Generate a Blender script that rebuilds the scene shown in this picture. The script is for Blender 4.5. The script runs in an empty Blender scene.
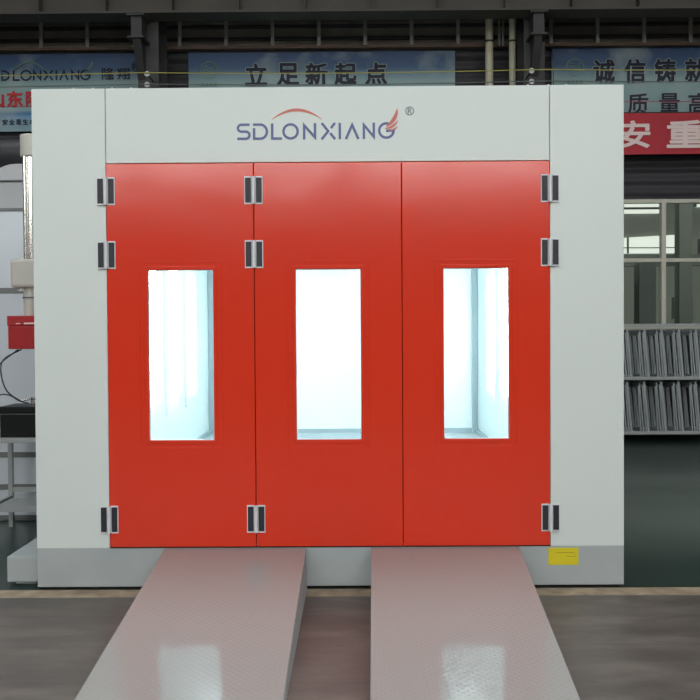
import bpy, bmesh, math, random
from mathutils import Vector, Matrix
random.seed(7)
C = bpy.context.scene.collection
SC = bpy.context.scene

# ---------------------------------------------------------------- camera
cam = bpy.data.cameras.new('camera')
cam.sensor_fit = 'HORIZONTAL'; cam.sensor_width = 36.0
cam.lens = 36.0 * 916.8 / 700.0
cam.clip_end = 200
co = bpy.data.objects.new('camera', cam); C.objects.link(co)
co.location = (0.183, -6.218, 1.743)
YAW, PITCH, ROLL = -0.0061, -0.0194, -0.0062
co.rotation_mode = 'QUATERNION'
co.rotation_quaternion = (Matrix.Rotation(-YAW, 3, 'Z') @ Matrix.Rotation(math.pi/2 + PITCH, 3, 'X')
                          @ Matrix.Rotation(ROLL, 3, 'Z')).to_quaternion()
SC.camera = co

# ---------------------------------------------------------------- world and exposure
w = bpy.data.worlds.new('world'); SC.world = w; w.use_nodes = True
w.node_tree.nodes['Background'].inputs[0].default_value = (0.72, 0.82, 0.9, 1)
w.node_tree.nodes['Background'].inputs[1].default_value = 0.6
vs = SC.view_settings
SC.display_settings.display_device = 'sRGB'
vs.view_transform = 'Standard'; vs.look = 'None'; vs.gamma = 1.0; vs.use_curve_mapping = False
vs.exposure = 0.0

ROOF_FILL = 4.9      # unseen roof strips added to light the hall
CLERESTORY = 9.6    # high windows in the wall behind the camera
BOOTH_LAMP = 9.0    # tubes in the booth
FAR_WINDOW = 0.75    # panes of the neighbouring hall

# ---------------------------------------------------------------- material helpers
def s2l(c):
    return tuple(((v/255)/12.92 if v/255 <= 0.04045 else (((v/255)+0.055)/1.055)**2.4) for v in c) + (1,)

def mat(name, rgb, rough=0.5, metal=0.0, spec=0.5, noise=None, bump=None, coat=0.0):
    m = bpy.data.materials.new(name); m.use_nodes = True
    nt = m.node_tree; b = nt.nodes['Principled BSDF']
    b.inputs['Base Color'].default_value = s2l(rgb)
    b.inputs['Roughness'].default_value = rough
    b.inputs['Metallic'].default_value = metal
    b.inputs['Specular IOR Level'].default_value = spec
    b.inputs['Coat Weight'].default_value = coat
    b.inputs['Coat Roughness'].default_value = 0.12
    tc = nt.nodes.new('ShaderNodeTexCoord')
    if noise:                               # (scale, second colour, amount)
        n = nt.nodes.new('ShaderNodeTexNoise'); n.inputs['Scale'].default_value = noise[0]
        n.inputs['Detail'].default_value = 6
        nt.links.new(tc.outputs['Object'], n.inputs['Vector'])
        r = nt.nodes.new('ShaderNodeMapRange'); r.inputs[1].default_value = 0.35; r.inputs[2].default_value = 0.7
        r.inputs[4].default_value = noise[2]
        nt.links.new(n.outputs['Fac'], r.inputs[0])
        x = nt.nodes.new('ShaderNodeMix'); x.data_type = 'RGBA'
        x.inputs[6].default_value = s2l(rgb); x.inputs[7].default_value = s2l(noise[1])
        nt.links.new(r.outputs[0], x.inputs[0]); nt.links.new(x.outputs[2], b.inputs['Base Color'])
    if bump:                                # (scale, strength, distance)
        n = nt.nodes.new('ShaderNodeTexNoise'); n.inputs['Scale'].default_value = bump[0]
        n.inputs['Detail'].default_value = 2
        nt.links.new(tc.outputs['Object'], n.inputs['Vector'])
        bp = nt.nodes.new('ShaderNodeBump'); bp.inputs['Strength'].default_value = bump[1]
        bp.inputs['Distance'].default_value = bump[2]
        nt.links.new(n.outputs['Fac'], bp.inputs['Height']); nt.links.new(bp.outputs[0], b.inputs['Normal'])
    return m

def emit(name, rgb, strength):
    m = bpy.data.materials.new(name); m.use_nodes = True
    b = m.node_tree.nodes['Principled BSDF']
    b.inputs['Base Color'].default_value = (0.8, 0.8, 0.8, 1)
    b.inputs['Emission Color'].default_value = s2l(rgb)
    b.inputs['Emission Strength'].default_value = strength
    return m

def glass_mat(name, tint):
    m = bpy.data.materials.new(name); m.use_nodes = True
    nt = m.node_tree; nt.nodes.clear()
    o = nt.nodes.new('ShaderNodeOutputMaterial'); mx = nt.nodes.new('ShaderNodeMixShader')
    t = nt.nodes.new('ShaderNodeBsdfTransparent'); g = nt.nodes.new('ShaderNodeBsdfGlossy')
    f = nt.nodes.new('ShaderNodeFresnel'); f.inputs[0].default_value = 1.3
    t.inputs[0].default_value = tint; g.inputs['Roughness'].default_value = 0.02
    nt.links.new(f.outputs[0], mx.inputs[0]); nt.links.new(t.outputs[0], mx.inputs[1])
    nt.links.new(g.outputs[0], mx.inputs[2]); nt.links.new(mx.outputs[0], o.inputs[0])
    return m

M = {}
M['booth_white'] = mat('booth_white_paint', (222, 227, 220), 0.38, bump=(1.2, 0.15, 0.02))
M['door_red'] = mat('door_red_paint', (226, 56, 29), 0.16, spec=0.5, bump=(1.5, 0.22, 0.02))
M['bead_red'] = mat('red_window_bead', (190, 60, 50), 0.3)
M['gasket'] = mat('dark_gasket', (60, 18, 16), 0.7)
M['plinth'] = mat('grey_plinth_paint', (174, 178, 176), 0.5, noise=(2.5, (158, 163, 161), 0.6))
M['inner_white'] = mat('booth_inner_white', (225, 235, 236), 0.35)
M['inner_grey'] = mat('booth_inner_trim', (150, 165, 170), 0.4)
M['inner_floor'] = mat('booth_inner_floor', (170, 180, 184), 0.5)
M['glass'] = glass_mat('clear_glass', (0.95, 0.98, 0.97, 1))
M['hinge'] = mat('hinge_white_metal', (226, 226, 226), 0.35)
M['inlay'] = mat('hinge_dark_inlay', (38, 38, 44), 0.5)
M['blue'] = mat('logo_slate_blue', (98, 110, 152), 0.5)
M['logo_red'] = mat('logo_coral_red', (214, 122, 106), 0.5)
M['mark_grey'] = mat('mark_grey', (92, 108, 118), 0.5)
M['yellow'] = mat('yellow_notice', (222, 202, 30), 0.5)
M['print'] = mat('notice_print', (150, 120, 20), 0.6)
M['steel'] = mat('dark_structural_steel', (62, 60, 56), 0.6, noise=(3, (46, 45, 43), 0.8))
M['girder'] = mat('girder_grey_brown', (82, 76, 66), 0.65, noise=(1.5, (70, 65, 57), 0.8))
M['strut'] = mat('pale_strut_paint', (140, 138, 126), 0.6)
M['rust'] = mat('rusty_rail', (112, 84, 66), 0.7, noise=(6, (80, 66, 56), 0.8))
M['cream'] = mat('cream_pipe_paint', (196, 188, 160), 0.5)
M['wire_y'] = mat('yellow_cable', (176, 168, 84), 0.6)
M['wire_g'] = mat('grey_cable', (110, 116, 110), 0.6)
M['porcelain'] = mat('white_insulator', (205, 205, 200), 0.3)
M['machine'] = mat('machine_pale_sheet', (212, 216, 220), 0.32, metal=0.25, bump=(1.2, 0.2, 0.03))
M['machine_up'] = mat('machine_grey_sheet', (172, 172, 172), 0.4, metal=0.3)
M['seam'] = mat('machine_seam', (120, 120, 118), 0.5, metal=0.3)
M['chrome'] = mat('polished_duct', (236, 228, 220), 0.18, metal=1.0)
M['beige'] = mat('warm_white_box', (205, 200, 188), 0.45)
M['burner'] = mat('burner_red', (176, 22, 28), 0.35)
M['black'] = mat('black_plastic', (14, 14, 16), 0.5, spec=0.25)
M['cable'] = mat('dark_rubber_cable', (60, 62, 64), 0.5)
M['table'] = mat('galvanised_frame', (170, 172, 170), 0.4, metal=0.4)
M['rack'] = mat('rack_grey_paint', (172, 174, 168), 0.5)
M['frame'] = mat('stored_frame_metal', (172, 176, 174), 0.45, metal=0.2)
M['duct_dark'] = mat('dark_flexible_duct', (44, 44, 44), 0.5)
M['white_print'] = mat('white_print', (250, 222, 214), 0.6)
M['banner_red'] = mat('red_banner_cloth', (196, 40, 52), 0.6, noise=(1.2, (170, 34, 46), 0.7))
M['ink'] = mat('banner_dark_ink', (22, 24, 46), 0.6)
M['ink_edge'] = mat('banner_pale_outline', (150, 165, 165), 0.6)
M['ink_red'] = mat('banner_red_ink', (200, 40, 46), 0.6)
M['ink_green'] = mat('banner_green_outline', (110, 140, 120), 0.6)
M['tan'] = mat('tan_floor_paint', (176, 156, 128), 0.6, noise=(7, (128, 110, 92), 0.9))
M['far_wall'] = mat('far_wall_paint', (150, 152, 142), 0.7)
M['far_steel'] = mat('far_steel', (84, 88, 82), 0.6)
M['win_frame'] = mat('window_frame_paint', (206, 200, 182), 0.5)
M['hall_wall'] = mat('hall_wall_paint', (120, 122, 120), 0.8)
M['ceiling'] = mat('hall_ceiling_sheet', (110, 112, 112), 0.8)
M['low_wall'] = mat('low_wall_dark', (52, 56, 54), 0.7)

# back wall: dark sheet cladding with horizontal ribs
m = mat('dark_cladding', (50, 47, 50), 0.55); M['cladding'] = m
nt = m.node_tree; b = nt.nodes['Principled BSDF']
tc = nt.nodes['Texture Coordinate']; wv = nt.nodes.new('ShaderNodeTexWave'); wv.bands_direction = 'Z'
wv.inputs['Scale'].default_value = 1.6; wv.inputs['Distortion'].default_value = 0.4
nt.links.new(tc.outputs['Object'], wv.inputs['Vector'])
bp = nt.nodes.new('ShaderNodeBump'); bp.inputs['Strength'].default_value = 0.5; bp.inputs['Distance'].default_value = 0.05
nt.links.new(wv.outputs['Fac'], bp.inputs['Height']); nt.links.new(bp.outputs[0], b.inputs['Normal'])

# foreground floor: large brown stone slabs, worn
m = mat('brown_stone_slabs', (104, 96, 86), 0.42); M['slabs'] = m
nt = m.node_tree; b = nt.nodes['Principled BSDF']; tc = nt.nodes['Texture Coordinate']
mp = nt.nodes.new('ShaderNodeMapping'); mp.inputs['Location'].default_value = (0.3, 0.07, 0)
nt.links.new(tc.outputs['Object'], mp.inputs[0])
bk = nt.nodes.new('ShaderNodeTexBrick')
bk.inputs['Scale'].default_value = 1.0; bk.inputs['Brick Width'].default_value = 60.0; bk.inputs['Row Height'].default_value = 0.54
bk.inputs['Mortar Size'].default_value = 0.006; bk.inputs['Mortar Smooth'].default_value = 0.4
bk.inputs['Color1'].default_value = s2l((88, 81, 74)); bk.inputs['Color2'].default_value = s2l((83, 76, 69))
bk.inputs['Mortar'].default_value = s2l((70, 65, 60))
nt.links.new(mp.outputs[0], bk.inputs['Vector'])
n1 = nt.nodes.new('ShaderNodeTexNoise'); n1.inputs['Scale'].default_value = 2.2; n1.inputs['Detail'].default_value = 8
n1.inputs['Roughness'].default_value = 0.65
mp2 = nt.nodes.new('ShaderNodeMapping'); mp2.inputs['Scale'].default_value = (0.6, 1.6, 1)
nt.links.new(tc.outputs['Object'], mp2.inputs[0]); nt.links.new(mp2.outputs[0], n1.inputs['Vector'])
r1 = nt.nodes.new('ShaderNodeMapRange'); r1.inputs[1].default_value = 0.45; r1.inputs[2].default_value = 0.8
r1.inputs[4].default_value = 0.75
nt.links.new(n1.outputs['Fac'], r1.inputs[0])
mx = nt.nodes.new('ShaderNodeMix'); mx.data_type = 'RGBA'; mx.inputs[7].default_value = s2l((138, 128, 118))
nt.links.new(r1.outputs[0], mx.inputs[0]); nt.links.new(bk.outputs['Color'], mx.inputs[6])
nt.links.new(mx.outputs[2], b.inputs['Base Color'])
rr = nt.nodes.new('ShaderNodeMapRange'); rr.inputs[3].default_value = 0.3; rr.inputs[4].default_value = 0.55
nt.links.new(n1.outputs['Fac'], rr.inputs[0]); nt.links.new(rr.outputs[0], b.inputs['Roughness'])
bp = nt.nodes.new('ShaderNodeBump'); bp.inputs['Strength'].default_value = 0.3; bp.inputs['Distance'].default_value = 0.01
nt.links.new(n1.outputs['Fac'], bp.inputs['Height']); nt.links.new(bp.outputs[0], b.inputs['Normal'])

# green epoxy floor
M['green'] = mat('green_epoxy_floor', (36, 54, 46), 0.34, spec=0.3, noise=(1.8, (30, 47, 40), 0.8), bump=(3, 0.15, 0.01))

# ramp: grey painted tread plate
m = mat('tread_plate_paint', (158, 154, 149), 0.08, spec=0.42); M['tread'] = m
nt = m.node_tree; b = nt.nodes['Principled BSDF']; tc = nt.nodes['Texture Coordinate']
mp = nt.nodes.new('ShaderNodeMapping'); mp.inputs['Rotation'].default_value = (0, 0, math.radians(45))
mp.inputs['Scale'].default_value = (1, 1, 0.01)
nt.links.new(tc.outputs['Object'], mp.inputs[0])
ck = nt.nodes.new('ShaderNodeTexChecker'); ck.inputs['Scale'].default_value = 38
nt.links.new(mp.outputs[0], ck.inputs['Vector'])
def wave(direction):
    v = nt.nodes.new('ShaderNodeTexWave'); v.bands_direction = direction; v.inputs['Scale'].default_value = 10.0
    nt.links.new(mp.outputs[0], v.inputs['Vector']); return v
wa, wb = wave('X'), wave('Y')
ml = nt.nodes.new('ShaderNodeMath'); ml.operation = 'MULTIPLY'
nt.links.new(wa.outputs['Fac'], ml.inputs[0]); nt.links.new(wb.outputs['Fac'], ml.inputs[1])
lug = nt.nodes.new('ShaderNodeMapRange'); lug.interpolation_type = 'SMOOTHSTEP'; lug.inputs[1].default_value = 0.35; lug.inputs[2].default_value = 0.9
nt.links.new(ml.outputs[0], lug.inputs[0])
nf = nt.nodes.new('ShaderNodeTexNoise'); nf.inputs['Scale'].default_value = 2.0
nt.links.new(tc.outputs['Object'], nf.inputs['Vector'])
ad = nt.nodes.new('ShaderNodeMath'); ad.operation = 'MULTIPLY_ADD'; ad.inputs[1].default_value = 0.4
nt.links.new(nf.outputs['Fac'], ad.inputs[0]); nt.links.new(lug.outputs[0], ad.inputs[2])
bp = nt.nodes.new('ShaderNodeBump'); bp.inputs['Strength'].default_value = 0.3; bp.inputs['Distance'].default_value = 0.0034
nt.links.new(ad.outputs[0], bp.inputs['Height']); nt.links.new(bp.outputs[0], b.inputs['Normal'])
nt.nodes.remove(ck)

# printed sky banners: blue at the top of the print, clouds, pale grey green low down
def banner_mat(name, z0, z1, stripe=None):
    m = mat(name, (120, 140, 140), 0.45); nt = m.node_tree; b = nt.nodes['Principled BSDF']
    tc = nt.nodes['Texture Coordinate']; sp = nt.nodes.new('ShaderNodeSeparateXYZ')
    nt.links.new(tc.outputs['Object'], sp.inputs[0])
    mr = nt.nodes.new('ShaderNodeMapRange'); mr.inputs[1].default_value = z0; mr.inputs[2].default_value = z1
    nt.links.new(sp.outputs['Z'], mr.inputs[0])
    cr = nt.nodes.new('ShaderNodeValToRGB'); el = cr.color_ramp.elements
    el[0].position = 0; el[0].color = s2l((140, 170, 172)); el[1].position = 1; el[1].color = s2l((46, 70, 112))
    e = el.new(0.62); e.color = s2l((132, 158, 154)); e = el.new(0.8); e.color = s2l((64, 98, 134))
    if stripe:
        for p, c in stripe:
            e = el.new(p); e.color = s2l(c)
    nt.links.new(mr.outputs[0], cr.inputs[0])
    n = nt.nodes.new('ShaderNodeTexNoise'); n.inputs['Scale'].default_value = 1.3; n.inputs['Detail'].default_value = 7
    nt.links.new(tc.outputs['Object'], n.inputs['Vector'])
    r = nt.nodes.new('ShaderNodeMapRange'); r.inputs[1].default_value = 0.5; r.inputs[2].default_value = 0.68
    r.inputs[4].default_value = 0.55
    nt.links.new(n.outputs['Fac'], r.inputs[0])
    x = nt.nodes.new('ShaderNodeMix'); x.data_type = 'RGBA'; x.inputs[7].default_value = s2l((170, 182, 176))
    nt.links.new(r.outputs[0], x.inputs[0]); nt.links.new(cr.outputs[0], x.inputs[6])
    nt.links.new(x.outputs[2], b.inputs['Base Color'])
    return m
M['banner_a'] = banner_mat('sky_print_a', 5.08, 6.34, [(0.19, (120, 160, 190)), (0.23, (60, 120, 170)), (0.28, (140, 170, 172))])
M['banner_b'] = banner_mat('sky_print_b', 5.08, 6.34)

M['roof_fill'] = emit('roof_fill_pane', (240, 248, 255), ROOF_FILL)
M['clerestory'] = emit('clerestory_pane', (248, 250, 248), CLERESTORY)
M['tube'] = emit('lamp_tube_glow', (235, 250, 255), BOOTH_LAMP * 4.5)
M['panel_fill'] = emit('ceiling_fill_glow', (225, 246, 252), BOOTH_LAMP * 0.3)
M['far_roof'] = emit('far_roof_light', (240, 244, 236), 7.0)
M['far_pane'] = emit('far_window_daylight', (236, 240, 226), FAR_WINDOW)

# ---------------------------------------------------------------- geometry helpers
class MB:
    def __init__(s): s.bm = bmesh.new()
    def box(s, x0, x1, y0, y1, z0, z1):
        r = bmesh.ops.create_cube(s.bm, size=1.0)
        for v in r['verts']:
            v.co = Vector(((x0+x1)/2 + v.co.x*(x1-x0), (y0+y1)/2 + v.co.y*(y1-y0), (z0+z1)/2 + v.co.z*(z1-z0)))
        return s
    def cyl(s, p0, p1, r0, r1=None, seg=24, caps=True):
        p0, p1 = Vector(p0), Vector(p1); d = p1-p0
        q = Vector((0, 0, 1)).rotation_difference(d).to_matrix().to_4x4()
        bmesh.ops.create_cone(s.bm, cap_ends=caps, segments=seg, radius1=r0, radius2=r0 if r1 is None else r1,
                              depth=d.length, matrix=Matrix.Translation((p0+p1)/2) @ q)
        return s
    def tube(s, pts, r, seg=10):
        pts = [Vector(p) for p in pts]; rings = []
        for i, p in enumerate(pts):
            t = (pts[min(i+1, len(pts)-1)] - pts[max(i-1, 0)]).normalized()
            a = t.orthogonal().normalized() if i == 0 else (a - t*a.dot(t)).normalized()
            bb = t.cross(a); rr = r[i] if isinstance(r, (list, tuple)) else r
            rings.append([s.bm.verts.new(p + (a*math.cos(k*2*math.pi/seg) + bb*math.sin(k*2*math.pi/seg))*rr) for k in range(seg)])
        for i in range(len(rings)-1):
            for k in range(seg):
                s.bm.faces.new((rings[i][k], rings[i][(k+1) % seg], rings[i+1][(k+1) % seg], rings[i+1][k]))
        s.bm.faces.new(rings[0][::-1]); s.bm.faces.new(rings[-1]); return s
    def prism(s, poly, y0, y1):             # polygon in X,Z pushed from y0 to y1
        a = [s.bm.verts.new((x, y0, z)) for x, z in poly]; b_ = [s.bm.verts.new((x, y1, z)) for x, z in poly]
        n = len(poly); s.bm.faces.new(a); s.bm.faces.new(b_[::-1])
        for i in range(n): s.bm.faces.new((a[i], b_[i], b_[(i+1) % n], a[(i+1) % n]))
        return s
    def holed(s, x0, x1, z0, z1, h, y0, y1):    # slab with a rectangular opening h = (hx0, hx1, hz0, hz1)
        xs = [x0, h[0], h[1], x1]; zs = [z0, h[2], h[3], z1]; g = {}
        for yy in (y0, y1):
            for i, x in enumerate(xs):
                for j, z in enumerate(zs): g[(yy, i, j)] = s.bm.verts.new((x, yy, z))
        for i in range(3):
            for j in range(3):
                if i == 1 and j == 1: continue
                for yy, rev in ((y0, 0), (y1, 1)):
                    f = [g[(yy, i, j)], g[(yy, i+1, j)], g[(yy, i+1, j+1)], g[(yy, i, j+1)]]
                    s.bm.faces.new(f[::-1] if rev else f)
        def side(c):
            for k in range(len(c)):
                p, q = c[k], c[(k+1) % len(c)]
                s.bm.faces.new((g[(y0,)+p], g[(y1,)+p], g[(y1,)+q], g[(y0,)+q]))
        side([(0, 0), (1, 0), (2, 0), (3, 0), (3, 1), (3, 2), (3, 3), (2, 3), (1, 3), (0, 3), (0, 2), (0, 1)])
        side([(1, 1), (1, 2), (2, 2), (2, 1)])
        return s
    def ribbon(s, pts, wd, y0, y1, closed=False):   # a flat stroke of width wd in the X,Z plane with depth
        P = [Vector((p[0], p[1])) for p in pts]; n = len(P); L, R = [], []
        for i in range(n):
            if closed: a, c = P[i-1], P[(i+1) % n]
            else: a, c = P[max(i-1, 0)], P[min(i+1, n-1)]
            d1 = (P[i]-a) if (P[i]-a).length > 1e-9 else (c-P[i]); d2 = (c-P[i]) if (c-P[i]).length > 1e-9 else d1
            d1, d2 = d1.normalized(), d2.normalized(); t = d1+d2
            t = t.normalized() if t.length > 1e-6 else d1
            nn = Vector((-t.y, t.x)); k = max(0.35, abs(nn.dot(Vector((-d1.y, d1.x)))))
            hw = (wd[i] if isinstance(wd, (list, tuple)) else wd)/2/k
            L.append(P[i]+nn*hw); R.append(P[i]-nn*hw)
        V = lambda p, y: s.bm.verts.new((p.x, y, p.y))
        a = [V(p, y0) for p in L]; b_ = [V(p, y0) for p in R]; c = [V(p, y1) for p in L]; d = [V(p, y1) for p in R]
        m_ = n if closed else n-1
        for i in range(m_):
            j = (i+1) % n
            s.bm.faces.new((a[i], a[j], b_[j], b_[i])); s.bm.faces.new((c[j], c[i], d[i], d[j]))
            s.bm.faces.new((a[i], c[i], c[j], a[j])); s.bm.faces.new((b_[j], d[j], d[i], b_[i]))
        if not closed:
            s.bm.faces.new((a[0], b_[0], d[0], c[0])); s.bm.faces.new((b_[-1], a[-1], c[-1], d[-1]))
        return s
    def build(s, name, m, parent=None, bevel=0.0, smooth=False, loc=None):
        bmesh.ops.recalc_face_normals(s.bm, faces=s.bm.faces)
        me = bpy.data.meshes.new(name); s.bm.to_mesh(me); s.bm.free()
        me.materials.append(m)
        if smooth:
            for p in me.polygons: p.use_smooth = True
            try: me.set_sharp_from_angle(angle=math.radians(40))
            except Exception: pass
        o = bpy.data.objects.new(name, me); C.objects.link(o)
        if parent: o.parent = parent
        if loc: o.location = loc
        if bevel:
            bv = o.modifiers.new('bevel', 'BEVEL'); bv.width = bevel; bv.segments = 2; bv.limit_method = 'ANGLE'
        return o

def tag(o, label=None, cat=None, group=None, kind=None):
    for k, v in (('label', label), ('category', cat), ('group', group), ('kind', kind)):
        if v: o[k] = v
    return o
def thing(name, label, cat, loc=(0, 0, 0), group=None):
    o = bpy.data.objects.new(name, None); C.objects.link(o); o.location = loc; o.empty_display_size = 0.1
    return tag(o, label, cat, group)
def struct(name, mb, m, bevel=0.0):
    return tag(mb.build(name, m, bevel=bevel), kind='structure')
def copy_tree(o, parent=None):
    c = o.copy(); C.objects.link(c)
    if parent: c.parent = parent
    for ch in [x for x in C.objects if x.parent == o]: copy_tree(ch, c)
    return c

def text_part(name, s, x0, x1, z0, z1, y, m, parent, bold=0.0, depth=0.002, grow=0.0):
    cu = bpy.data.curves.new('t', 'FONT'); cu.body = s; cu.size = 1.0; cu.extrude = 0.01
    t = bpy.data.objects.new('t', cu); C.objects.link(t)
    bpy.context.view_layer.update()
    me = bpy.data.meshes.new_from_object(t.evaluated_get(bpy.context.evaluated_depsgraph_get()))
    bpy.data.objects.remove(t); bpy.data.curves.remove(cu)
    xs = [v.co.x for v in me.vertices]; ys = [v.co.y for v in me.vertices]
    a, b_, c, d = min(xs), max(xs), min(ys), max(ys)
    e = bold*(x1-x0)                        # half the extra stroke width
    sx = (x1-x0-2*e)/(b_-a); sz = (z1-z0-2*e)/(d-c); g = grow*(x1-x0); e2 = e+g
    offs = [(0, 0)] if e2 == 0 else [(e2*math.cos(k*math.pi/4), e2*math.sin(k*math.pi/4)) for k in range(8)] + [(0, 0)]
    bm = bmesh.new(); nv = 0
    for k, (ox, oz) in enumerate(offs):
        bm.from_mesh(me); bm.verts.ensure_lookup_table()
        for v in bm.verts[nv:]:
            yy = y - k*0.00004 - (depth if v.co.z > 0 else 0)
            v.co = Vector((x0+e+(v.co.x-a)*sx+ox, yy, z0+e+(v.co.y-c)*sz+oz))
        nv = len(bm.verts)
    bm.to_mesh(me); bm.free()
    me.name = name; me.materials.clear(); me.materials.append(m)
    o = bpy.data.objects.new(name, me); C.objects.link(o)
    if parent: o.parent = parent
    return o

# ---------------------------------------------------------------- the setting
struct('floor', MB().box(-12, 12, -20, -0.2, -0.1, 0), M['slabs'])
struct('floor_green', MB().box(-12, 24, -0.02, 40, -0.1, 0), M['green'])
struct('trim_1', MB().box(-12, 12, -0.2, -0.02, -0.1, 0.0), M['tan'])

# back wall with one band of windows on the right
WX0, WX1, WZ0, WZ1 = 3.75, 8.75, 1.75, 3.9
struct('wall_back', MB().holed(-12, 12, 0.0, 9.0, (WX0, WX1, WZ0, WZ1), 9.0, 9.25), M['cladding'])
M['upper'] = mat('brown_upper_lifted', (128, 118, 106), 0.7, noise=(2, (100, 92, 84), 0.8))  # sheet colour raised to make up for light blocked by the girder
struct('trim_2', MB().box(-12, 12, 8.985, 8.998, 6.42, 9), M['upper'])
for zz in (6.55, 6.75, 7.0): struct('trim_3', MB().box(-12, 12, 8.94, 8.984, zz, zz+0.05), M['cladding'])
struct('baseboard_back', MB().box(-12, 12, 8.96, 8.999, 0, 0.55), M['low_wall'])
wf = MB()
for z in (WZ0+0.03, 2.9, WZ1-0.03): wf.box(WX0, WX1, 8.95, 9.05, z-0.03, z+0.03)
for x in (WX0+0.03, 5.27, 6.95, WX1-0.03): wf.box(x-0.036, x+0.036, 8.94, 9.06, WZ0, WZ1)
wfo = struct('window_1', wf, M['win_frame'])
MB().box(WX0, WX1, 8.99, 9.0, WZ0, WZ1).build('pane', M['glass'], wfo)
struct('wall_left', MB().box(-12.25, -12, -20, 9, 0, 9), M['hall_wall'])
struct('wall_right', MB().box(12, 12.25, -20, 9, 0, 9), M['hall_wall'])
struct('wall_front', MB().box(-12, 12, -20.25, -20, 0, 6.2), M['hall_wall'])
struct('wall_front_head', MB().box(-12, 12, -20.25, -20, 8.2, 9), M['hall_wall'])
for i, x in enumerate((-12, -6, 0, 6)):
    o = struct('window_%d' % (i+2), MB().box(x+0.25, x+5.75, -20.1, -20.05, 6.2, 8.2), M['clerestory'])
    MB().box(x-0.0, x+0.25, -20.15, -20.0, 6.2, 8.2).box(x+5.75, x+6, -20.15, -20, 6.2, 8.2).box(x+2.95, x+3.05, -20.15, -20, 6.2, 8.2).build('window_frame', M['win_frame'], o)
# roof with unseen glowing strips added as fill light for the hall
cl = MB(); ys = [-20.0]
STR = [(-16.0, -14.5), (-11.0, -9.5), (-6.0, -4.5), (0.5, 2.0)]  # last strip added to brighten the dark back wall
for a, b_ in STR: ys += [a, b_]
ys.append(9.0)
for k in range(0, len(ys), 2): cl.box(-12, 12, ys[k], ys[k+1], 9.0, 9.15)
struct('ceiling', cl, M['ceiling'])
for i, (a, b_) in enumerate(STR):
    struct('window_%d' % (i+6), MB().box(-12, 12, a, b_, 9.02, 9.1), M['roof_fill'])  # added light strips, numbered on from the windows

# neighbouring hall seen through the windows
struct('wall_far', MB().box(-12, 26, 40, 40.3, 0, 12), M['far_wall'])
struct('wall_far_right', MB().box(24, 24.2, 9.3, 40, 0, 12), M['far_wall'])
struct('wall_far_left', MB().box(-12.2, -12, 9.3, 40, 0, 12), M['far_wall'])
struct('ceiling_far', MB().box(-12, 24, 9.3, 40, 12, 12.2), M['ceiling'])
def far_window(i, x0, x1, z0, z1, n):
    o = struct('window_%d' % i, MB().box(x0, x1, 39.9, 39.98, z0, z1), M['far_pane'])
    f = MB()
    for k in range(n+1):
        x = x0+(x1-x0)*k/n; f.box(x-0.06, x+0.06, 39.8, 39.9, z0, z1)
    f.box(x0, x1, 39.8, 39.9, (z0+z1)/2-0.05, (z0+z1)/2+0.05)
    f.build('window_frame', M['far_steel'], o)
far_window(10, 4, 15.5, 7.6, 8.1, 6); far_window(11, 17.2, 23.5, 7.9, 8.3, 4)
far_window(13, 17.4, 23.5, 5.3, 6.3, 6)
o12 = struct('window_12', MB().prism([(4, 5.6), (16.9, 5.6), (16.9, 6.55), (10, 6.2), (4, 5.8)], 39.9, 39.98), M['far_pane'])
f12 = MB().box(4, 16.9, 39.8, 39.88, 5.86, 5.9)
for k in range(5): f12.box(6+k*2.6, 6.08+k*2.6, 39.8, 39.88, 5.6, 6.4)
f12.build('window_frame', M['far_steel'], o12)
far_window(14, 16.1, 17.0, 2.3, 3.4, 1)
struct('window_15', MB().box(2, 22, 14, 17, 11.9, 11.98), M['far_roof'])
struct('window_16', MB().box(2, 22, 24, 28, 11.9, 11.98), M['far_roof'])

def hcol(name, x, y, h, wx, m, label, cat, group):
    t = thing(name, label, cat, (x, y, 0), group)
    MB().box(-wx/2, wx/2, -0.28, -0.25, 0, h).box(-wx/2, wx/2, 0.25, 0.28, 0, h).box(-0.012, 0.012, -0.25, 0.25, 0, h).build('shaft', m, t)
    MB().box(-wx/2-0.08, wx/2+0.08, -0.36, 0.36, 0, 0.03).build('base_plate', m, t)
    return t
for x, y, hh, lb in ((9.07, 22, 3.9, 'short dark steel column seen through the lower left window pane'),
                 (13.1, 30, 11.9, 'dark steel column seen through the right part of the windows')):
    hcol('steel_column', x, y, hh, 0.5, M['far_steel'], lb, 'column', None)
t = thing('roof_truss', 'dark steel roof truss seen through the windows behind the grey rack', 'truss', (0, 22, 0))
MB().box(-11.9, 23.9, -0.1, 0.1, 6.9, 7.1).build('chord', M['far_steel'], t)
MB().box(-11.9, 23.9, -0.1, 0.1, 9.4, 9.6).build('chord', M['far_steel'], t)
br = MB()
for k in range(14):
    x = -11+k*2.5; br.tube([(x, 0, 7.0), (x+1.25, 0, 9.5)], 0.06, 6); br.tube([(x+1.25, 0, 9.5), (x+2.5, 0, 7.0)], 0.06, 6)
br.build('bracing', M['far_steel'], t)
t = thing('crane_beam', 'dark horizontal beam crossing the hall beyond the windows', 'beam', (0, 30.5, 0))
MB().box(-11.9, 23.9, -0.15, 0.15, 4.3, 4.75).build('web', M['far_steel'], t)

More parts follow.
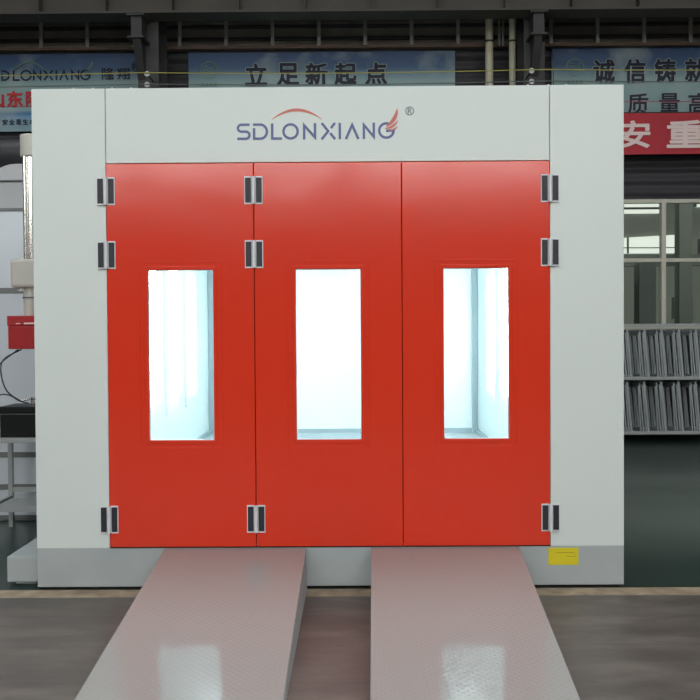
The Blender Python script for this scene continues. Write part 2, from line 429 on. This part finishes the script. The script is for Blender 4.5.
# ---------------------------------------------------------------- spray booth
B = thing('spray_booth', 'large white paint booth with three red doors standing in the hall', 'paint booth')
ZB, ZD, H = 0.28, 2.89, 3.4
LEN = 7.1
MB().box(-2, 2, 0.0, LEN, 0.014, ZB).build('plinth', M['plinth'], B, bevel=0.004)
MB().box(-1.97, 1.97, 0.03, LEN-0.03, 0, 0.014).build('plinth_shadow_foot', M['gasket'], B)  # recessed base coloured dark to give the shadow line under the plinth
MB().box(-2, -1.502, 0, 0.06, ZB, H).build('wall_panel', M['booth_white'], B, bevel=0.003)
MB().box(1.502, 2, 0, 0.06, ZB, H).build('wall_panel', M['booth_white'], B, bevel=0.003)
header = MB().box(-1.498, 1.498, 0, 0.06, ZD+0.006, H).build('header_panel', M['booth_white'], B, bevel=0.003)
MB().box(-2, -1.94, 0.06, LEN-0.06, ZB, H).build('side_wall', M['inner_white'], B)
MB().box(1.94, 2, 0.06, LEN-0.06, ZB, H).build('side_wall', M['inner_white'], B)
MB().box(-2, 2, LEN-0.06, LEN, ZB, H).build('back_wall', M['inner_white'], B)
MB().box(-1.94, 1.94, 0.06, LEN-0.06, ZB, ZB+0.012).build('floor_plate', M['inner_floor'], B)
MB().box(-1.94, 1.94, 0.06, LEN-0.06, 3.1, H-0.002).build('ceiling_panel', M['inner_white'], B)
MB().box(-1.5, 1.5, -0.004, 0.058, ZB, ZB+0.001).build('threshold', M['gasket'], B)
# trim in the corners and along the back wall inside
MB().box(-1.94, -1.86, LEN-0.14, LEN-0.06, ZB+0.01, 3.1).build('corner_post', M['inner_grey'], B, bevel=0.01)
MB().box(1.86, 1.94, LEN-0.14, LEN-0.06, ZB+0.01, 3.1).build('corner_post', M['inner_grey'], B, bevel=0.01)
MB().box(-1.86, 1.86, LEN-0.09, LEN-0.06, ZB+0.01, ZB+0.07).build('skirting', M['inner_grey'], B)
MB().box(-1.94, -1.90, 0.1, LEN-0.14, ZB+0.01, ZB+0.06).build('skirting', M['inner_grey'], B)
MB().box(1.90, 1.94, 0.1, LEN-0.14, ZB+0.01, ZB+0.06).build('skirting', M['inner_grey'], B)
for s in (-1, 1):
    for k in range(5):
        y = 0.75+k*1.18
        x = s*1.94
        f = MB().box(min(x, x-s*0.03), max(x, x-s*0.03), y-0.3, y+0.3, 0.82, 2.62).build('lamp_box', M['inner_white'], B, bevel=0.005)
        for dy in (-0.11, 0.11):
            xx = x - s*0.05
            MB().cyl((xx, y+dy, 1.0), (xx, y+dy, 2.45), 0.016, seg=12).build('lamp_tube', M['tube'], f, smooth=True)
for x in (-1.3, 0, 1.3):
    for y in (1.8, 4.8):
        MB().box(x-0.15, x+0.15, y-0.9, y+0.9, 3.07, 3.1).build('ceiling_fill', M['panel_fill'], B)  # unseen panels added to light the booth from above

# doors
def make_door(xc):
    x0, x1 = xc-0.4975, xc+0.4975
    z0, z1 = ZB+0.008, ZD
    hx0, hx1, hz0, hz1 = xc-0.226, xc+0.226, 1.010, 2.178
    d = MB().holed(x0, x1, z0, z1, (hx0, hx1, hz0, hz1), -0.008, 0.045).build('door', M['door_red'], B, bevel=0.003)
    MB().holed(hx0-0.018, hx1+0.018, hz0-0.018, hz1+0.018, (hx0+0.006, hx1-0.006, hz0+0.006, hz1-0.006), -0.013, -0.0085).build('window_frame', M['door_red'], d, bevel=0.002)
    MB().holed(hx0-0.055, hx1+0.055, hz0-0.05, hz1+0.05, (hx0-0.049, hx1+0.049, hz0-0.044, hz1+0.044), -0.0105, -0.0083).build('pressed_rim', M['door_red'], d, bevel=0.001)
    MB().box(hx0+0.001, hx1-0.001, 0.018, 0.024, hz0+0.001, hz1-0.001).build('window_pane', M['glass'], d)
    MB().holed(hx0+0.0005, hx1-0.0005, hz0+0.0005, hz1-0.0005, (hx0+0.01, hx1-0.01, hz0+0.01, hz1-0.01), 0.004, 0.017).build('glazing_bead', M['hinge'], d)
    MB().box(x0+0.01, x1-0.01, 0.0, 0.04, ZB+0.0015, ZB+0.0078).build('bottom_seal', M['gasket'], d)
    return d
for xc in (-1.0, 0.0, 1.0): make_door(xc)
# door stops behind the seams
for x in (-1.5, -0.5, 0.5, 1.5):
    MB().box(x-0.04, x+0.04, 0.0465, 0.0585, ZB+0.013, ZD).build('door_stop', M['gasket'], B)
MB().box(-1.45, 1.45, 0.0465, 0.0585, ZD-0.04, ZD+0.004).build('door_stop', M['gasket'], B)

# hinges
def make_hinge(x, z):
    h = MB().box(-0.062, -0.0145, -0.006, 0, -0.094, 0.094).box(0.0145, 0.062, -0.006, 0, -0.094, 0.094)\
        .box(-0.0145, 0.0145, -0.004, 0, -0.090, 0.090).build('hinge', M['hinge'], B, bevel=0.002, loc=(x, -0.0085, z))
    for s in (-1, 1):
        MB().box(s*0.0365-0.0195, s*0.0365+0.0195, -0.0085, -0.006, -0.084, 0.084).build('inlay', M['inlay'], h, bevel=0.001)
    k = MB().cyl((0, -0.011, -0.092), (0, -0.011, 0.092), 0.0125, seg=16)
    k.build('knuckle', M['hinge'], h, smooth=True)
    return h
hg = None
for x in (-1.5, -0.5, 1.5):
    for z in (2.706, 2.275, 0.478):
        if hg is None: hg = make_hinge(x, z)
        else:
            c = copy_tree(hg, B); c.location = (x, -0.0085, z)

# notice and small screws
nt_ = MB().box(1.485, 1.69, -0.003, -0.0003, 0.152, 0.268).build('notice', M['yellow'], B)
MB().box(1.54, 1.665, -0.0042, -0.003, 0.234, 0.237).box(1.605, 1.672, -0.0042, -0.003, 0.208, 0.2105).box(1.66, 1.672, -0.0042, -0.003, 0.222, 0.224).build('printed_lines', M['print'], nt_)
for x in (-1.72, -1.59, -1.46, -1.33, 1.36, 1.5, 1.62):
    MB().cyl((x, 0.03, H), (x, 0.03, H+0.012), 0.011, 0.006, seg=12).build('screw', M['porcelain'], B)

# lettering on the header
def LX(px): return -0.609 + (px-237.0)*0.006753
def LZ(py): return 3.156 - (py-123.5)*0.00685
def lp(pts): return [(LX(a), LZ(b_)) for a, b_ in pts]
def arc(cx, cy, rx, ry, a0, a1, n=14):
    return [(cx+rx*math.cos(math.radians(a0+(a1-a0)*i/n)), cy-ry*math.sin(math.radians(a0+(a1-a0)*i/n))) for i in range(n+1)]
T, Bt, Wd = 124.6, 138.4, 0.0165
lt = MB(); y0, y1 = -0.003, -0.0003
def st(pts, wd=Wd, closed=False): lt.ribbon(lp(pts), wd, y0, y1, closed)
st([(249.6, T)] + arc(241.5, 128.0, 3.6, 3.4, 90, 270) + arc(246.0, 134.9, 3.4, 3.5, 90, -90) + [(237.2, Bt)])     # S
st([(253.0, T)] + arc(260.3, 131.5, 6.6, 6.9, 90, -90) + [(254.1, Bt), (254.1, 128.0)])                             # D, open at its upper left
st([(272.2, 123.6), (272.2, Bt), (282.0, Bt)])                                                                      # L
st(arc(290.6, 131.5, 7.1, 6.9, 0, 345, 27), closed=True)                                                            # O
st([(304.2, 139.5), (304.2, 125.6), (315.0, 137.4), (315.0, 123.5)])                                                # N
st([(321.8, 123.5), (328.2, 131.5), (321.6, 139.5)]); st([(335.0, 123.5), (331.0, 128.6)]); st([(330.2, 133.4), (335.2, 139.5)])   # X
st([(339.8, 123.5), (339.8, 139.5)])                                                                                # I
st([(345.8, 139.5), (352.2, 125.6), (358.4, 139.5)])                                                                # A
st([(363.9, 139.5), (363.9, 125.6), (373.8, 137.4), (373.8, 123.5)])                                                # N
st(arc(386.4, 131.3, 7.2, 7.0, 62, 360, 26) + [(386.0, 131.6)])                                                     # G
lt.build('lettering', M['blue'], header)
n = 18; P = [(271.8+50*i/n, 119.9-9.4*math.sin(math.pi*i/n)**0.85) for i in range(n+1)]
MB().ribbon(lp(P), [0.002+0.018*math.sin(math.pi*i/n) for i in range(n+1)], y0, y1).build('logo_arc', M['logo_red'], header)
def bez(a, b_, c, n=12): return [((1-t)**2*a[0]+2*t*(1-t)*b_[0]+t*t*c[0], (1-t)**2*a[1]+2*t*(1-t)*b_[1]+t*t*c[1]) for t in [i/n for i in range(n+1)]]
for (a, b_, c, wm) in (((386.0, 127.6), (396.5, 121.5), (397.2, 109.8), 0.024), ((384.6, 129.4), (393.5, 129.0), (398.0, 121.5), 0.013), ((388.6, 131.6), (394.0, 131.2), (397.6, 127.6), 0.009)):
    MB().ribbon(lp(bez(a, b_, c)), [0.002+wm*math.sin(math.pi*i/12)**0.8 for i in range(13)], y0-0.002, y1-0.0015).build('logo_wing', M['logo_red'], header)
rg = MB().ribbon(lp(arc(409.8, 112.3, 4.0, 3.95, 0, 345, 23)), 0.0045, y0, y1, True).build('registered_mark', M['mark_grey'], header)
text_part('mark_letter', 'R', LX(407.9), LX(411.9), LZ(115.0), LZ(109.6), y1, M['mark_grey'], rg, bold=0.0)

# step block beside the booth
tag(MB().box(-2.245, -2.003, 0.1, 1.2, 0.024, 0.2).box(-2.2, -2.02, 0.14, 1.15, 0, 0.024).build('step_block', M['plinth'], bevel=0.004),
    'low grey metal block lying along the left foot of the white booth', 'step')

# ---------------------------------------------------------------- ramps
def make_ramp(label, c):          # c: top left/right x, bottom left/right x
    L = 2.6
    t = thing('ramp', label, 'ramp', ((c[0]+c[1])/2, -L/2, 0), 'tread plate ramps up to the booth doors')
    ox, oy = (c[0]+c[1])/2, -L/2
    yt, zt, zb = -0.006, 0.277, 0.012
    def X(side, y):
        k = (yt-y)/(L-0.012); return (c[0]+(c[2]-c[0])*k if side == 0 else c[1]+(c[3]-c[1])*k) - ox
    def slab(inset, dz0, dz1, ya, yb):
        m = MB(); v = []
        for y in (ya, yb):
            z = zt-(zt-zb)*(yt-y)/(L-0.012)
            for side, sg in ((0, 1), (1, -1)):
                for dz in (dz0, dz1):
                    zz = max(z+dz, 0.0 if dz == dz1 and dz1 < -0.01 else 0.001)
                    v.append(m.bm.verts.new((X(side, y)+sg*inset, y-oy, zz)))
        a = v; F = m.bm.faces.new
        F((a[0], a[2], a[6], a[4])); F((a[1], a[5], a[7], a[3])); F((a[0], a[4], a[5], a[1])); F((a[2], a[3], a[7], a[6]))
        F((a[0], a[1], a[3], a[2])); F((a[4], a[6], a[7], a[5])); return m
    slab(0, 0, -0.008, yt, -L).build('tread_plate', M['tread'], t)
    for side, sg in ((0, 1), (1, -1)):
        m = MB(); F = m.bm.faces.new; v = []
        for y in (yt, -L+0.08):
            z = zt-(zt-zb)*(yt-y)/(L-0.012) - 0.0085
            for dx, zz in ((0.004*sg, z), (0.012*sg, z), (-0.006*sg, 0.0), (0.004*sg, 0.0)):
                v.append(m.bm.verts.new((X(side, y)+dx, y-oy, max(zz, 0))))
        F((v[0], v[1], v[5], v[4])); F((v[2], v[6], v[7], v[3])); F((v[0], v[4], v[6], v[2])); F((v[1], v[3], v[7], v[5]))
        F((v[0], v[2], v[3], v[1])); F((v[4], v[5], v[7], v[6]))
        m.build('side_skirt', M['plinth'], t)
    MB().box(X(0, yt)+0.015, X(1, yt)-0.015, yt-0.02-oy, yt-0.012-oy, 0, zt-0.012).build('end_plate', M['plinth'], t)
make_ramp('grey tread plate ramp on the left, leading to the first two red doors', (-1.123, -0.163, -1.112, -0.160))
make_ramp('grey tread plate ramp on the right, leading to the third red door', (0.282, 1.285, 0.235, 1.172))

# ---------------------------------------------------------------- machine, flue and burner at the left
t = thing('air_heater_cabinet', 'tall pale sheet metal heater cabinet behind the left side of the booth', 'machine', (-3.1, 2.3, 0))
def rc(x0, x1, z0, z1, r, n=10):
    p = [(x1, z0), (x1, z1)]
    p += [(x0+r-r*math.sin(a), z1-r+r*math.cos(a)) for a in [i*math.pi/2/n for i in range(n+1)]]
    return p + [(x0, z0)]
MB().box(-1.1, 0.95, 0, 1.6, 0.0, 2.9).build('lower_body', M['machine'], t, bevel=0.01)
MB().prism(rc(-0.17, 0.95, 2.905, 3.33, 0.3), 0.02, 1.55).build('hood', M['machine_up'], t, bevel=0.01)
for z, hh in ((3.17, 0.012), (2.9, 0.03), (2.15, 0.05), (0.62, 0.05), (0.32, 0.05), (0.03, 0.05)):
    MB().box(-1.1 if z < 2.9 else -0.16, 0.95, -0.012, -0.0005 if z < 2.95 else 0.019, z-hh/2, z+hh/2).build('seam_strip', M['seam'], t, bevel=0.002)

tag(MB().tube([(-4.1, 3.2, 3.49), (-3.6, 2.95, 3.49), (-3.2, 2.75, 3.49), (-2.8, 2.75, 3.49), (-2.4, 2.95, 3.49), (-2.2, 3.3, 3.49)], 0.155, 18).build('flexible_duct', M['duct_dark'], smooth=True),
    'black curved duct resting on top of the pale heater cabinet', 'duct')
tag(MB().cyl((-3.45, 2.45, 2.903), (-3.45, 2.45, 3.40), 0.13).cyl((-3.45, 2.45, 3.40), (-3.45, 2.45, 3.5), 0.13, 0.06).build('vent_cowl', M['machine'], smooth=True),
    'silver vent cowl on the heater cabinet to the left of the grey hood', 'vent')

FX, FY = -2.50, 1.4
t = thing('exhaust_flue', 'polished vertical flue pipe with cream collar at the left edge of the booth', 'flue pipe', (FX, FY, 2.02))
MB().cyl((0, 0, 0.34), (0, 0, 1.19), 0.052, seg=28).build('pipe', M['chrome'], t, smooth=True)
MB().cyl((-0.035, -0.05, 0.34), (-0.035, -0.05, 1.19), 0.018, seg=16).build('conduit', M['chrome'], t, smooth=True)
MB().cyl((0, 0, 1.19), (0, 0, 1.37), 0.085, seg=28).build('collar', M['beige'], t, bevel=0.006, smooth=True)
MB().box(-0.15, 0.16, -0.11, 0.11, 0.107, 0.34).build('junction_box', M['beige'], t, bevel=0.025)
MB().cyl((-0.02, 0, -0.1255), (-0.02, 0, 0.107), 0.055, seg=24).build('lower_pipe', M['beige'], t, smooth=True)
MB().cyl((-0.02, 0, 0.02), (-0.02, 0, 0.032), 0.062, seg=24).build('clamp', M['seam'], t, smooth=True)
MB().cyl((-0.085, -0.02, 0.08), (-0.085, -0.02, 0.107), 0.035, seg=6).cyl((-0.085, -0.02, 0.34), (-0.085, -0.02, 0.36), 0.035, seg=6).build('bolt', M['hinge'], t)
t = thing('burner', 'red burner housing hanging below the flue, half hidden by the booth', 'burner', (FX+0.0, FY, 1.622))
MB().box(-0.155, 0.2, -0.15, 0.15, 0, 0.19).build('housing', M['burner'], t, bevel=0.008)
MB().box(-0.16, 0.205, -0.155, 0.155, 0.1905, 0.272).build('lid', M['burner'], t, bevel=0.006)
MB().box(-0.085, -0.05, -0.158, -0.1555, 0.205, 0.212).box(-0.02, 0.08, -0.158, -0.1555, 0.203, 0.216).build('maker_mark', M['white_print'], t)
for k in range(5): MB().box(-0.11+k*0.045, -0.103+k*0.045, -0.153, -0.1505, 0.02, 0.17).build('rib', M['burner'], t)
MB().box(-0.05, 0.15, 0.151, 0.885, 0.03, 0.18).build('mounting_arm', M['machine_up'], t)
def cable(pts, label, r=0.006):
    n = len(pts); out = []
    for i in range(n-1):
        p0, p1, p2, p3 = [Vector(pts[max(0, min(n-1, i+k))]) for k in (-1, 0, 1, 2)]
        for j in range(6):
            u = j/6; out.append(0.5*((2*p1)+(-p0+p2)*u+(2*p0-5*p1+4*p2-p3)*u*u+(-p0+3*p1-3*p2+p3)*u**3))
    out.append(Vector(pts[-1]))
    tag(MB().tube(out, r, 8).build('cable', M['cable'], smooth=True), label, 'cable')
cable([(-2.60, 1.4, 1.616), (-2.76, 1.42, 1.53), (-2.79, 1.45, 1.40), (-2.76, 1.5, 1.26), (-2.68, 1.6, 1.17), (-2.64, 1.66, 1.15)], 'dark cable looping from the red burner down to the black box')
cable([(-2.60, 1.33, 1.616), (-2.72, 1.33, 1.53), (-2.84, 1.34, 1.42), (-2.98, 1.36, 1.32)], 'dark cable leaving the red burner towards the left edge')
cable([(-2.98, 1.72, 1.06), (-2.9, 1.66, 1.21), (-2.80, 1.64, 1.22), (-2.72, 1.66, 1.17), (-2.66, 1.68, 1.15)], 'short dark cable arching over the lid of the black box')

t = thing('work_table', 'grey metal frame table carrying the black box beside the booth', 'table', (-2.6, 1.75, 0))
MB().box(-0.36, 0.45, -0.3, 0.32, 0.83, 0.868).build('table_top', M['table'], t, bevel=0.003)
for x, y in ((-0.34, -0.27), (-0.34, 0.28), (0.42, -0.27), (0.42, 0.28)):
    MB().box(x-0.02, x+0.02, y-0.02, y+0.02, 0, 0.83).build('leg', M['table'], t, bevel=0.002)
MB().box(-0.32, 0.4, 0.265, 0.295, 0.32, 0.36).build('crossbar', M['table'], t)
MB().box(-0.32, 0.4, -0.285, -0.255, 0.245, 0.29).build('crossbar', M['table'], t)
MB().box(-0.355, -0.325, -0.25, 0.26, 0.245, 0.29).build('crossbar', M['table'], t)
MB().box(-0.32, 0.4, -0.25, 0.26, 0.262, 0.27).build('shelf', M['table'], t)
t = thing('battery_case', 'black lidded box on the grey frame table beside the booth', 'box', (-2.58, 1.7, 0.868))
MB().box(-0.26, 0.3, -0.17, 0.2, 0, 0.2).build('case', M['black'], t, bevel=0.006)
MB().box(-0.27, 0.31, -0.18, 0.21, 0.2005, 0.262).build('lid', M['black'], t, bevel=0.012)
MB().box(-0.265, 0.305, -0.174, 0.204, 0.196, 0.2003).build('rim', M['seam'], t)
for x in (-0.03, 0.05): MB().cyl((x, -0.02, 0.262), (x, -0.02, 0.32), 0.016, seg=16).cyl((x, -0.02, 0.32), (x, -0.02, 0.332), 0.024, seg=16).build('terminal', M['chrome'], t, smooth=True)
MB().tube([(-0.13, -0.02, 0.30), (-0.05, -0.03, 0.315), (0.12, -0.03, 0.31)], 0.008, 8).build('connector_rod', M['chrome'], t, smooth=True)

# ---------------------------------------------------------------- steelwork and banners along the back wall
def column(x, lb, bx, ix):
    t = thing('steel_column', lb, 'column', (x, 8.3, 0), 'steel columns along the back wall')
    MB().box(-0.16, 0.16, -0.32, -0.30, 0, 8.9).box(-0.16, 0.16, 0.30, 0.32, 0, 8.9).box(-0.012, 0.012, -0.30, 0.30, 0, 8.9).build('shaft', M['steel'], t)
    MB().box(-0.3, 0.3, -0.4, 0.4, 0, 0.03).build('base_plate', M['steel'], t)
    MB().box(bx-0.13, bx+0.13, -0.72, -0.321, 6.18, 6.205).box(bx-0.13, bx+0.13, -0.72, -0.321, 6.51, 6.538).box(bx-0.08, bx+0.08, -0.66, -0.321, 6.205, 6.51).build('bracket', M['steel'], t)
    m = MB(); q = ((-0.321, 6.179), (-0.66, 6.179), (-0.321, 5.65))
    v = [m.bm.verts.new((bx+sx, y, z)) for sx in (-0.06, 0.06) for y, z in q]
    F = m.bm.faces.new; F((v[0], v[1], v[2])); F((v[3], v[5], v[4])); F((v[0], v[3], v[4], v[1])); F((v[1], v[4], v[5], v[2])); F((v[2], v[5], v[3], v[0]))
    m.build('gusset', M['steel'], t)
    for z in (5.635, 5.475):
        MB().cyl((ix, -0.68, z), (ix, -0.321, z), 0.014, seg=12).build('insulator_pin', M['steel'], t, smooth=True)
        MB().cyl((ix, -0.72, z), (ix, -0.67, z), 0.042, 0.03, seg=20).build('insulator', M['porcelain'], t, smooth=True, bevel=0.004)
column(-2.985, 'dark steel column rising behind the booth between the left banners', -0.10, 0.065)
column(2.96, 'dark steel column rising behind the booth left of the right banner', 0.0, -0.12)

t = thing('crane_girder', 'heavy dark steel girder running across the top of the view', 'girder', (0, 7.77, 0))
MB().box(-11.9, 11.9, -0.2, 0.2, 6.54, 6.57).box(-11.9, 11.9, -0.2, 0.2, 7.4, 7.43).box(-11.9, 11.9, -0.01, 0.01, 6.57, 7.4).build('beam', M['girder'], t)
for k in range(22):
    x = -10.54+k*1.0
    MB().box(x-0.008, x+0.008, -0.19, -0.0105, 6.571, 7.399).build('stiffener', M['girder'], t)

t = thing('wall_truss', 'dark lattice rail with pale upright struts above the banners', 'truss', (0, 8.8, 0))
MB().box(-11.9, 11.9, -0.05, 0.05, 6.36, 6.40).build('lower_rail', M['rust'], t)
MB().box(-11.9, 11.9, -0.05, 0.05, 6.82, 6.87).build('upper_rail', M['steel'], t)
for k in range(-4, 15):
    x = -3.395 + k*0.753
    if abs(x-2.6) < 0.3: continue
    MB().box(x-0.028, x+0.028, -0.055, -0.015, 6.4, 6.82).build('strut', M['strut'], t)

for x, w_, z1, lb in ((2.35, 0.07, 7.2, 'cream vertical pipe above the booth, left one of the pair'), (2.72, 0.06, 7.2, 'cream vertical pipe above the booth next to the right column')):
    t = thing('wall_pipe', lb, 'pipe', (x, 8.55, 0))
    MB().cyl((0, 0, 0), (0, 0, z1), w_*0.9, seg=20).build('pipe', M['cream'], t, smooth=True)
    MB().cyl((0, 0, 6.36), (0, 0, 6.39), w_*1.05, seg=20).build('pipe_clamp', M['steel'], t, smooth=True)
for dx, lb in ((2.54, 'short thin conduit between the two cream pipes, left one'), (2.60, 'short thin conduit between the two cream pipes, right one')):
    tag(MB().cyl((dx, 8.72, 6.36), (dx, 8.72, 7.2), 0.02, seg=12).build('conduit', M['strut'], smooth=True), lb, 'conduit')

def wire(z, y, m, r, lb, sag=0.03):
    pts = [(-12 + i*0.25, y, z - sag*math.sin(math.pi*(((-12+i*0.25)+3.0) % 5.97)/5.97)) for i in range(97)]
    tag(MB().tube(pts, r, 6).build('cable', m, smooth=True), lb, 'cable')
wire(5.645, 7.56, M['wire_y'], 0.008, 'yellow cable stretched across the hall above the booth')
wire(5.475, 7.56, M['wire_g'], 0.007, 'grey cable just above the booth roof, below the yellow one')
wire(5.40, 8.45, M['banner_red'], 0.005, 'thin red cord strung across the right banner')

def banner(lb, x0, x1, z0, z1, m, y=8.9, wav=0.012):
    t = thing('banner', lb, 'banner', (0, 0, 0))
    mb = MB(); nx = 60; rows = 6; V = {}
    for i in range(nx+1):
        for j in range(rows+1):
            for k, dy in ((0, 0), (1, 0.006)):
                x = x0+(x1-x0)*i/nx; z = z0+(z1-z0)*j/rows
                V[i, j, k] = mb.bm.verts.new((x, y+dy+wav*math.sin(x*3.1)*0.5*(1-j/rows), z))
    for i in range(nx):
        for j in range(rows):
            mb.bm.faces.new((V[i, j, 0], V[i+1, j, 0], V[i+1, j+1, 0], V[i, j+1, 0]))
            mb.bm.faces.new((V[i, j, 1], V[i, j+1, 1], V[i+1, j+1, 1], V[i+1, j, 1]))
    mb.build('cloth', m, t, smooth=True)
    rod = MB().cyl((x0, y+0.003, z1+0.008), (x1, y+0.003, z1+0.008), 0.01, seg=8).build('hanging_rod', M['steel'], t)
    return t
YT = 8.885
def row(t, chars, boxes, m, bold=0.02, edge=True, name='lettering'):
    for ch, (x0, x1, z0, z1) in zip(chars, boxes):
        if edge: text_part('letter_outline', ch, x0, x1, z0, z1, YT, M['ink_edge'], t, bold=bold, grow=0.035)
        text_part(name, ch, x0, x1, z0, z1, YT-0.003, m, t, bold=bold)
def emblem(t, x, z, r):
    e = MB().ribbon([(x+r*math.cos(a), z+r*math.sin(a)) for a in [i*2*math.pi/28 for i in range(28)]], 0.016, YT-0.003, YT, True)
    for dz in (-0.05, 0.0, 0.05):
        e.ribbon([(x-r*0.7+k*r*0.2, z+dz+0.025*math.sin(k*1.1)) for k in range(8)], 0.014, YT-0.003, YT)
    e.build('emblem', M['ink_green'], t)
    e = MB()
    for k in range(4): e.box(x-0.13+k*0.07, x-0.085+k*0.07, YT-0.003, YT, z-r-0.12, z-r-0.07)
    e.build('emblem_caption', M['ink_green'], t)

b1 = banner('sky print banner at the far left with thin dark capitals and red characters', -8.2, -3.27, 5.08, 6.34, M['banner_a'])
# thin capitals in the same style as on the booth
def BX(px): return -5.56 + (px-5)*0.01639
def BZ(py): return 6.186-(py-63)*0.0166
e = MB(); ww = 0.026
def sb(pts, closed=False): e.ribbon([(BX(a), BZ(b_)) for a, b_ in pts], ww, YT-0.003, YT, closed)
t0, b0 = 70.4, 79.2
sb([(-1, t0), (-7, t0), (-8.5, 72.5), (-6, 74.8), (-2.5, 75), (-0.5, 77), (-2, b0), (-8.5, b0)])
sb([(2.5, t0), (6, t0), (9.5, 72.5), (9.8, 75), (9, 77.5), (6, b0), (3, b0), (3, 72.8)])
sb([(14.5, t0-.5), (14.5, b0), (20.5, b0)])
sb(arc(27, 74.8, 5, 4.6, 0, 345, 23), True)
sb([(34.8, 79.8), (34.8, 70.8), (41.6, 78.8), (41.6, 70)])
sb([(45, t0-.5), (49, 74.8), (45, 79.8)]); sb([(53.8, t0-.5), (51.2, 73)]); sb([(50.8, 76), (53.8, 79.8)])
sb([(57.5, t0-.5), (57.5, 79.8)]); sb([(61, 79.8), (65, 70.6), (69, 79.8)])
sb([(73, 79.8), (73, 70.8), (79.6, 78.8), (79.6, 70)])
sb(arc(86.5, 74.8, 4.4, 4.5, 55, 360, 20) + [(86.5, 75)])
e.build('lettering', M['ink'], b1)
e = MB()
e.ribbon([(BX(a), BZ(b_)) for a, b_ in [(14+33*i/16, 70-8.6*math.sin(math.pi*i/16)) for i in range(17)]], 0.02, YT-0.003, YT)
e.build('logo_arc', M['ink_green'], b1)
MB().ribbon([(BX(a), BZ(b_)) for a, b_ in bez((86, 71.5), (92, 69), (93.5, 62))], 0.03, YT-0.003, YT).build('logo_wing', M['ink_green'], b1)
text_part('lettering', '隆', BX(103), BX(115.5), BZ(79.5), BZ(68), YT-0.002, M['ink'], b1, bold=0.01)
text_part('lettering', '翔', BX(118.5), BX(131), BZ(79.5), BZ(68), YT-0.002, M['ink'], b1, bold=0.01)
text_part('registered_mark', '®', BX(133), BX(140.5), BZ(72), BZ(62.5), YT-0.002, M['ink'], b1, bold=0.0)
for k, ch in enumerate('山东隆翔'):
    x = -5.83 + k*0.31
    text_part('lettering', ch, x, x+0.265, 5.47, 5.74, YT-0.002, M['ink_red'], b1, bold=0.035)
for k, ch in enumerate('安全是生命'):
    x = -5.60+k*0.112
    text_part('lettering', ch, x, x+0.09, 5.185, 5.275, YT-0.002, M['ink'], b1, bold=0.02)

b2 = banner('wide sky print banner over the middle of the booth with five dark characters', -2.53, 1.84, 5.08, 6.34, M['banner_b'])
emblem(b2, -2.19, 6.05, 0.14)
def RX(px): return -1.58+(px-246)*0.01638
row(b2, '立足新起点', [(RX(a), RX(a+22.5), 5.79, 6.16) for a in (244.5, 276.5, 305, 334, 364.5)], M['ink'], 0.035)

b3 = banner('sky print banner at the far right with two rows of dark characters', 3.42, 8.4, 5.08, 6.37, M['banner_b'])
emblem(b3, 3.80, 6.05, 0.14)
def SX(px): return 4.117+(px-595)*0.01628
row(b3, '诚信铸就', [(SX(a), SX(a+22), 5.79, 6.18) for a in (593.5, 624.5, 655, 685.5)], M['ink'], 0.035)
row(b3, '质量高', [(SX(a), SX(a+21), 5.27, 5.62) for a in (628, 659.5, 689)], M['ink'], 0.018)

b4 = banner('red cloth banner with pale characters hanging at the right of the booth', 3.3, 9.0, 4.575, 5.235, M['banner_red'], y=8.62)
for ch, x0, x1 in (('全', 3.4, 3.9), ('安', 4.41, 4.94), ('重', 5.20, 5.80), ('于', 6.15, 6.7)):
    text_part('lettering', ch, x0, x1, 4.67, 5.115, 8.60, M['white_print'], b4, bold=0.022)
# the red banner hangs on cords from the truss rail
for x in (3.4, 6.1, 8.9): MB().cyl((x, 8.62, 5.245), (x, 8.73, 6.37), 0.006, seg=6).build('cord', M['cable'], b4)

# ---------------------------------------------------------------- storage rack with leaning frames
RX0, RX1, RYF, RYB = 4.0, 6.2, 8.05, 8.65
t = thing('storage_rack', 'grey two tier storage rack full of leaning frames, right of the booth', 'rack', (0, 0, 0))
for z in (0.15, 1.0, 1.82):
    r = MB()
    for y in (RYF, RYB): r.box(RX0, RX1, y-0.02, y+0.02, z-0.025, z+0.025)
    r.build('rail', M['rack'], t)
    if z < 1.5: MB().box(RX0, RX1, RYF+0.021, RYB-0.021, z-0.01, z+0.01).build('shelf', M['rack'], t)
for x in (RX0+0.02, RX1-0.02):
    for y in (RYF+0.045, RYB+0.045): MB().box(x-0.02, x+0.02, y-0.02, y+0.02, 0, 1.87).build('post', M['rack'], t)
proto = None
BAY = 0.2665
for tier, (zb, zt_) in enumerate(((1.03, 1.78), (0.18, 0.965))):
    for bay in range(1, 7):
        for k in range(4):
            xb = RX0 + 0.215 + bay*BAY - k*0.04
            hgt = zt_-zb - (0.0, 0.05, 0.02, 0.07)[k]
            ang = math.radians((5.4, 4.6, 5.0, 3.6)[k])
            o = proto
            if proto is None:
                m_ = MB()
                m_.box(-0.012, 0.012, 0, 0.03, 0, 1).box(-0.012, 0.012, 0.5, 0.53, 0, 1).box(-0.012, 0.012, 0.03, 0.5, 0, 0.04).box(-0.012, 0.012, 0.03, 0.5, 0.96, 1)
                o = proto = m_.build('metal_frame', M['frame'])
            else:
                o = proto.copy(); C.objects.link(o)
            o.location = (xb, RYF+0.03, zb-0.018)
            o.rotation_euler = (0, -ang, 0)
            o.scale = ((1.35 if k == 0 else 0.8), 1, hgt)
            slot = ('first', 'second', 'third', 'fourth', 'fifth', 'sixth')[bay-1]
            place = ('thick grey frame at the right', 'second grey frame from the right', 'third grey frame from the right', 'short grey frame at the left')[k]
            tag(o, '%s of the %s slot from the booth, %s rack tier' % (place, slot, 'upper' if tier == 0 else 'lower'),
                'frame', 'frames leaning in the rack')
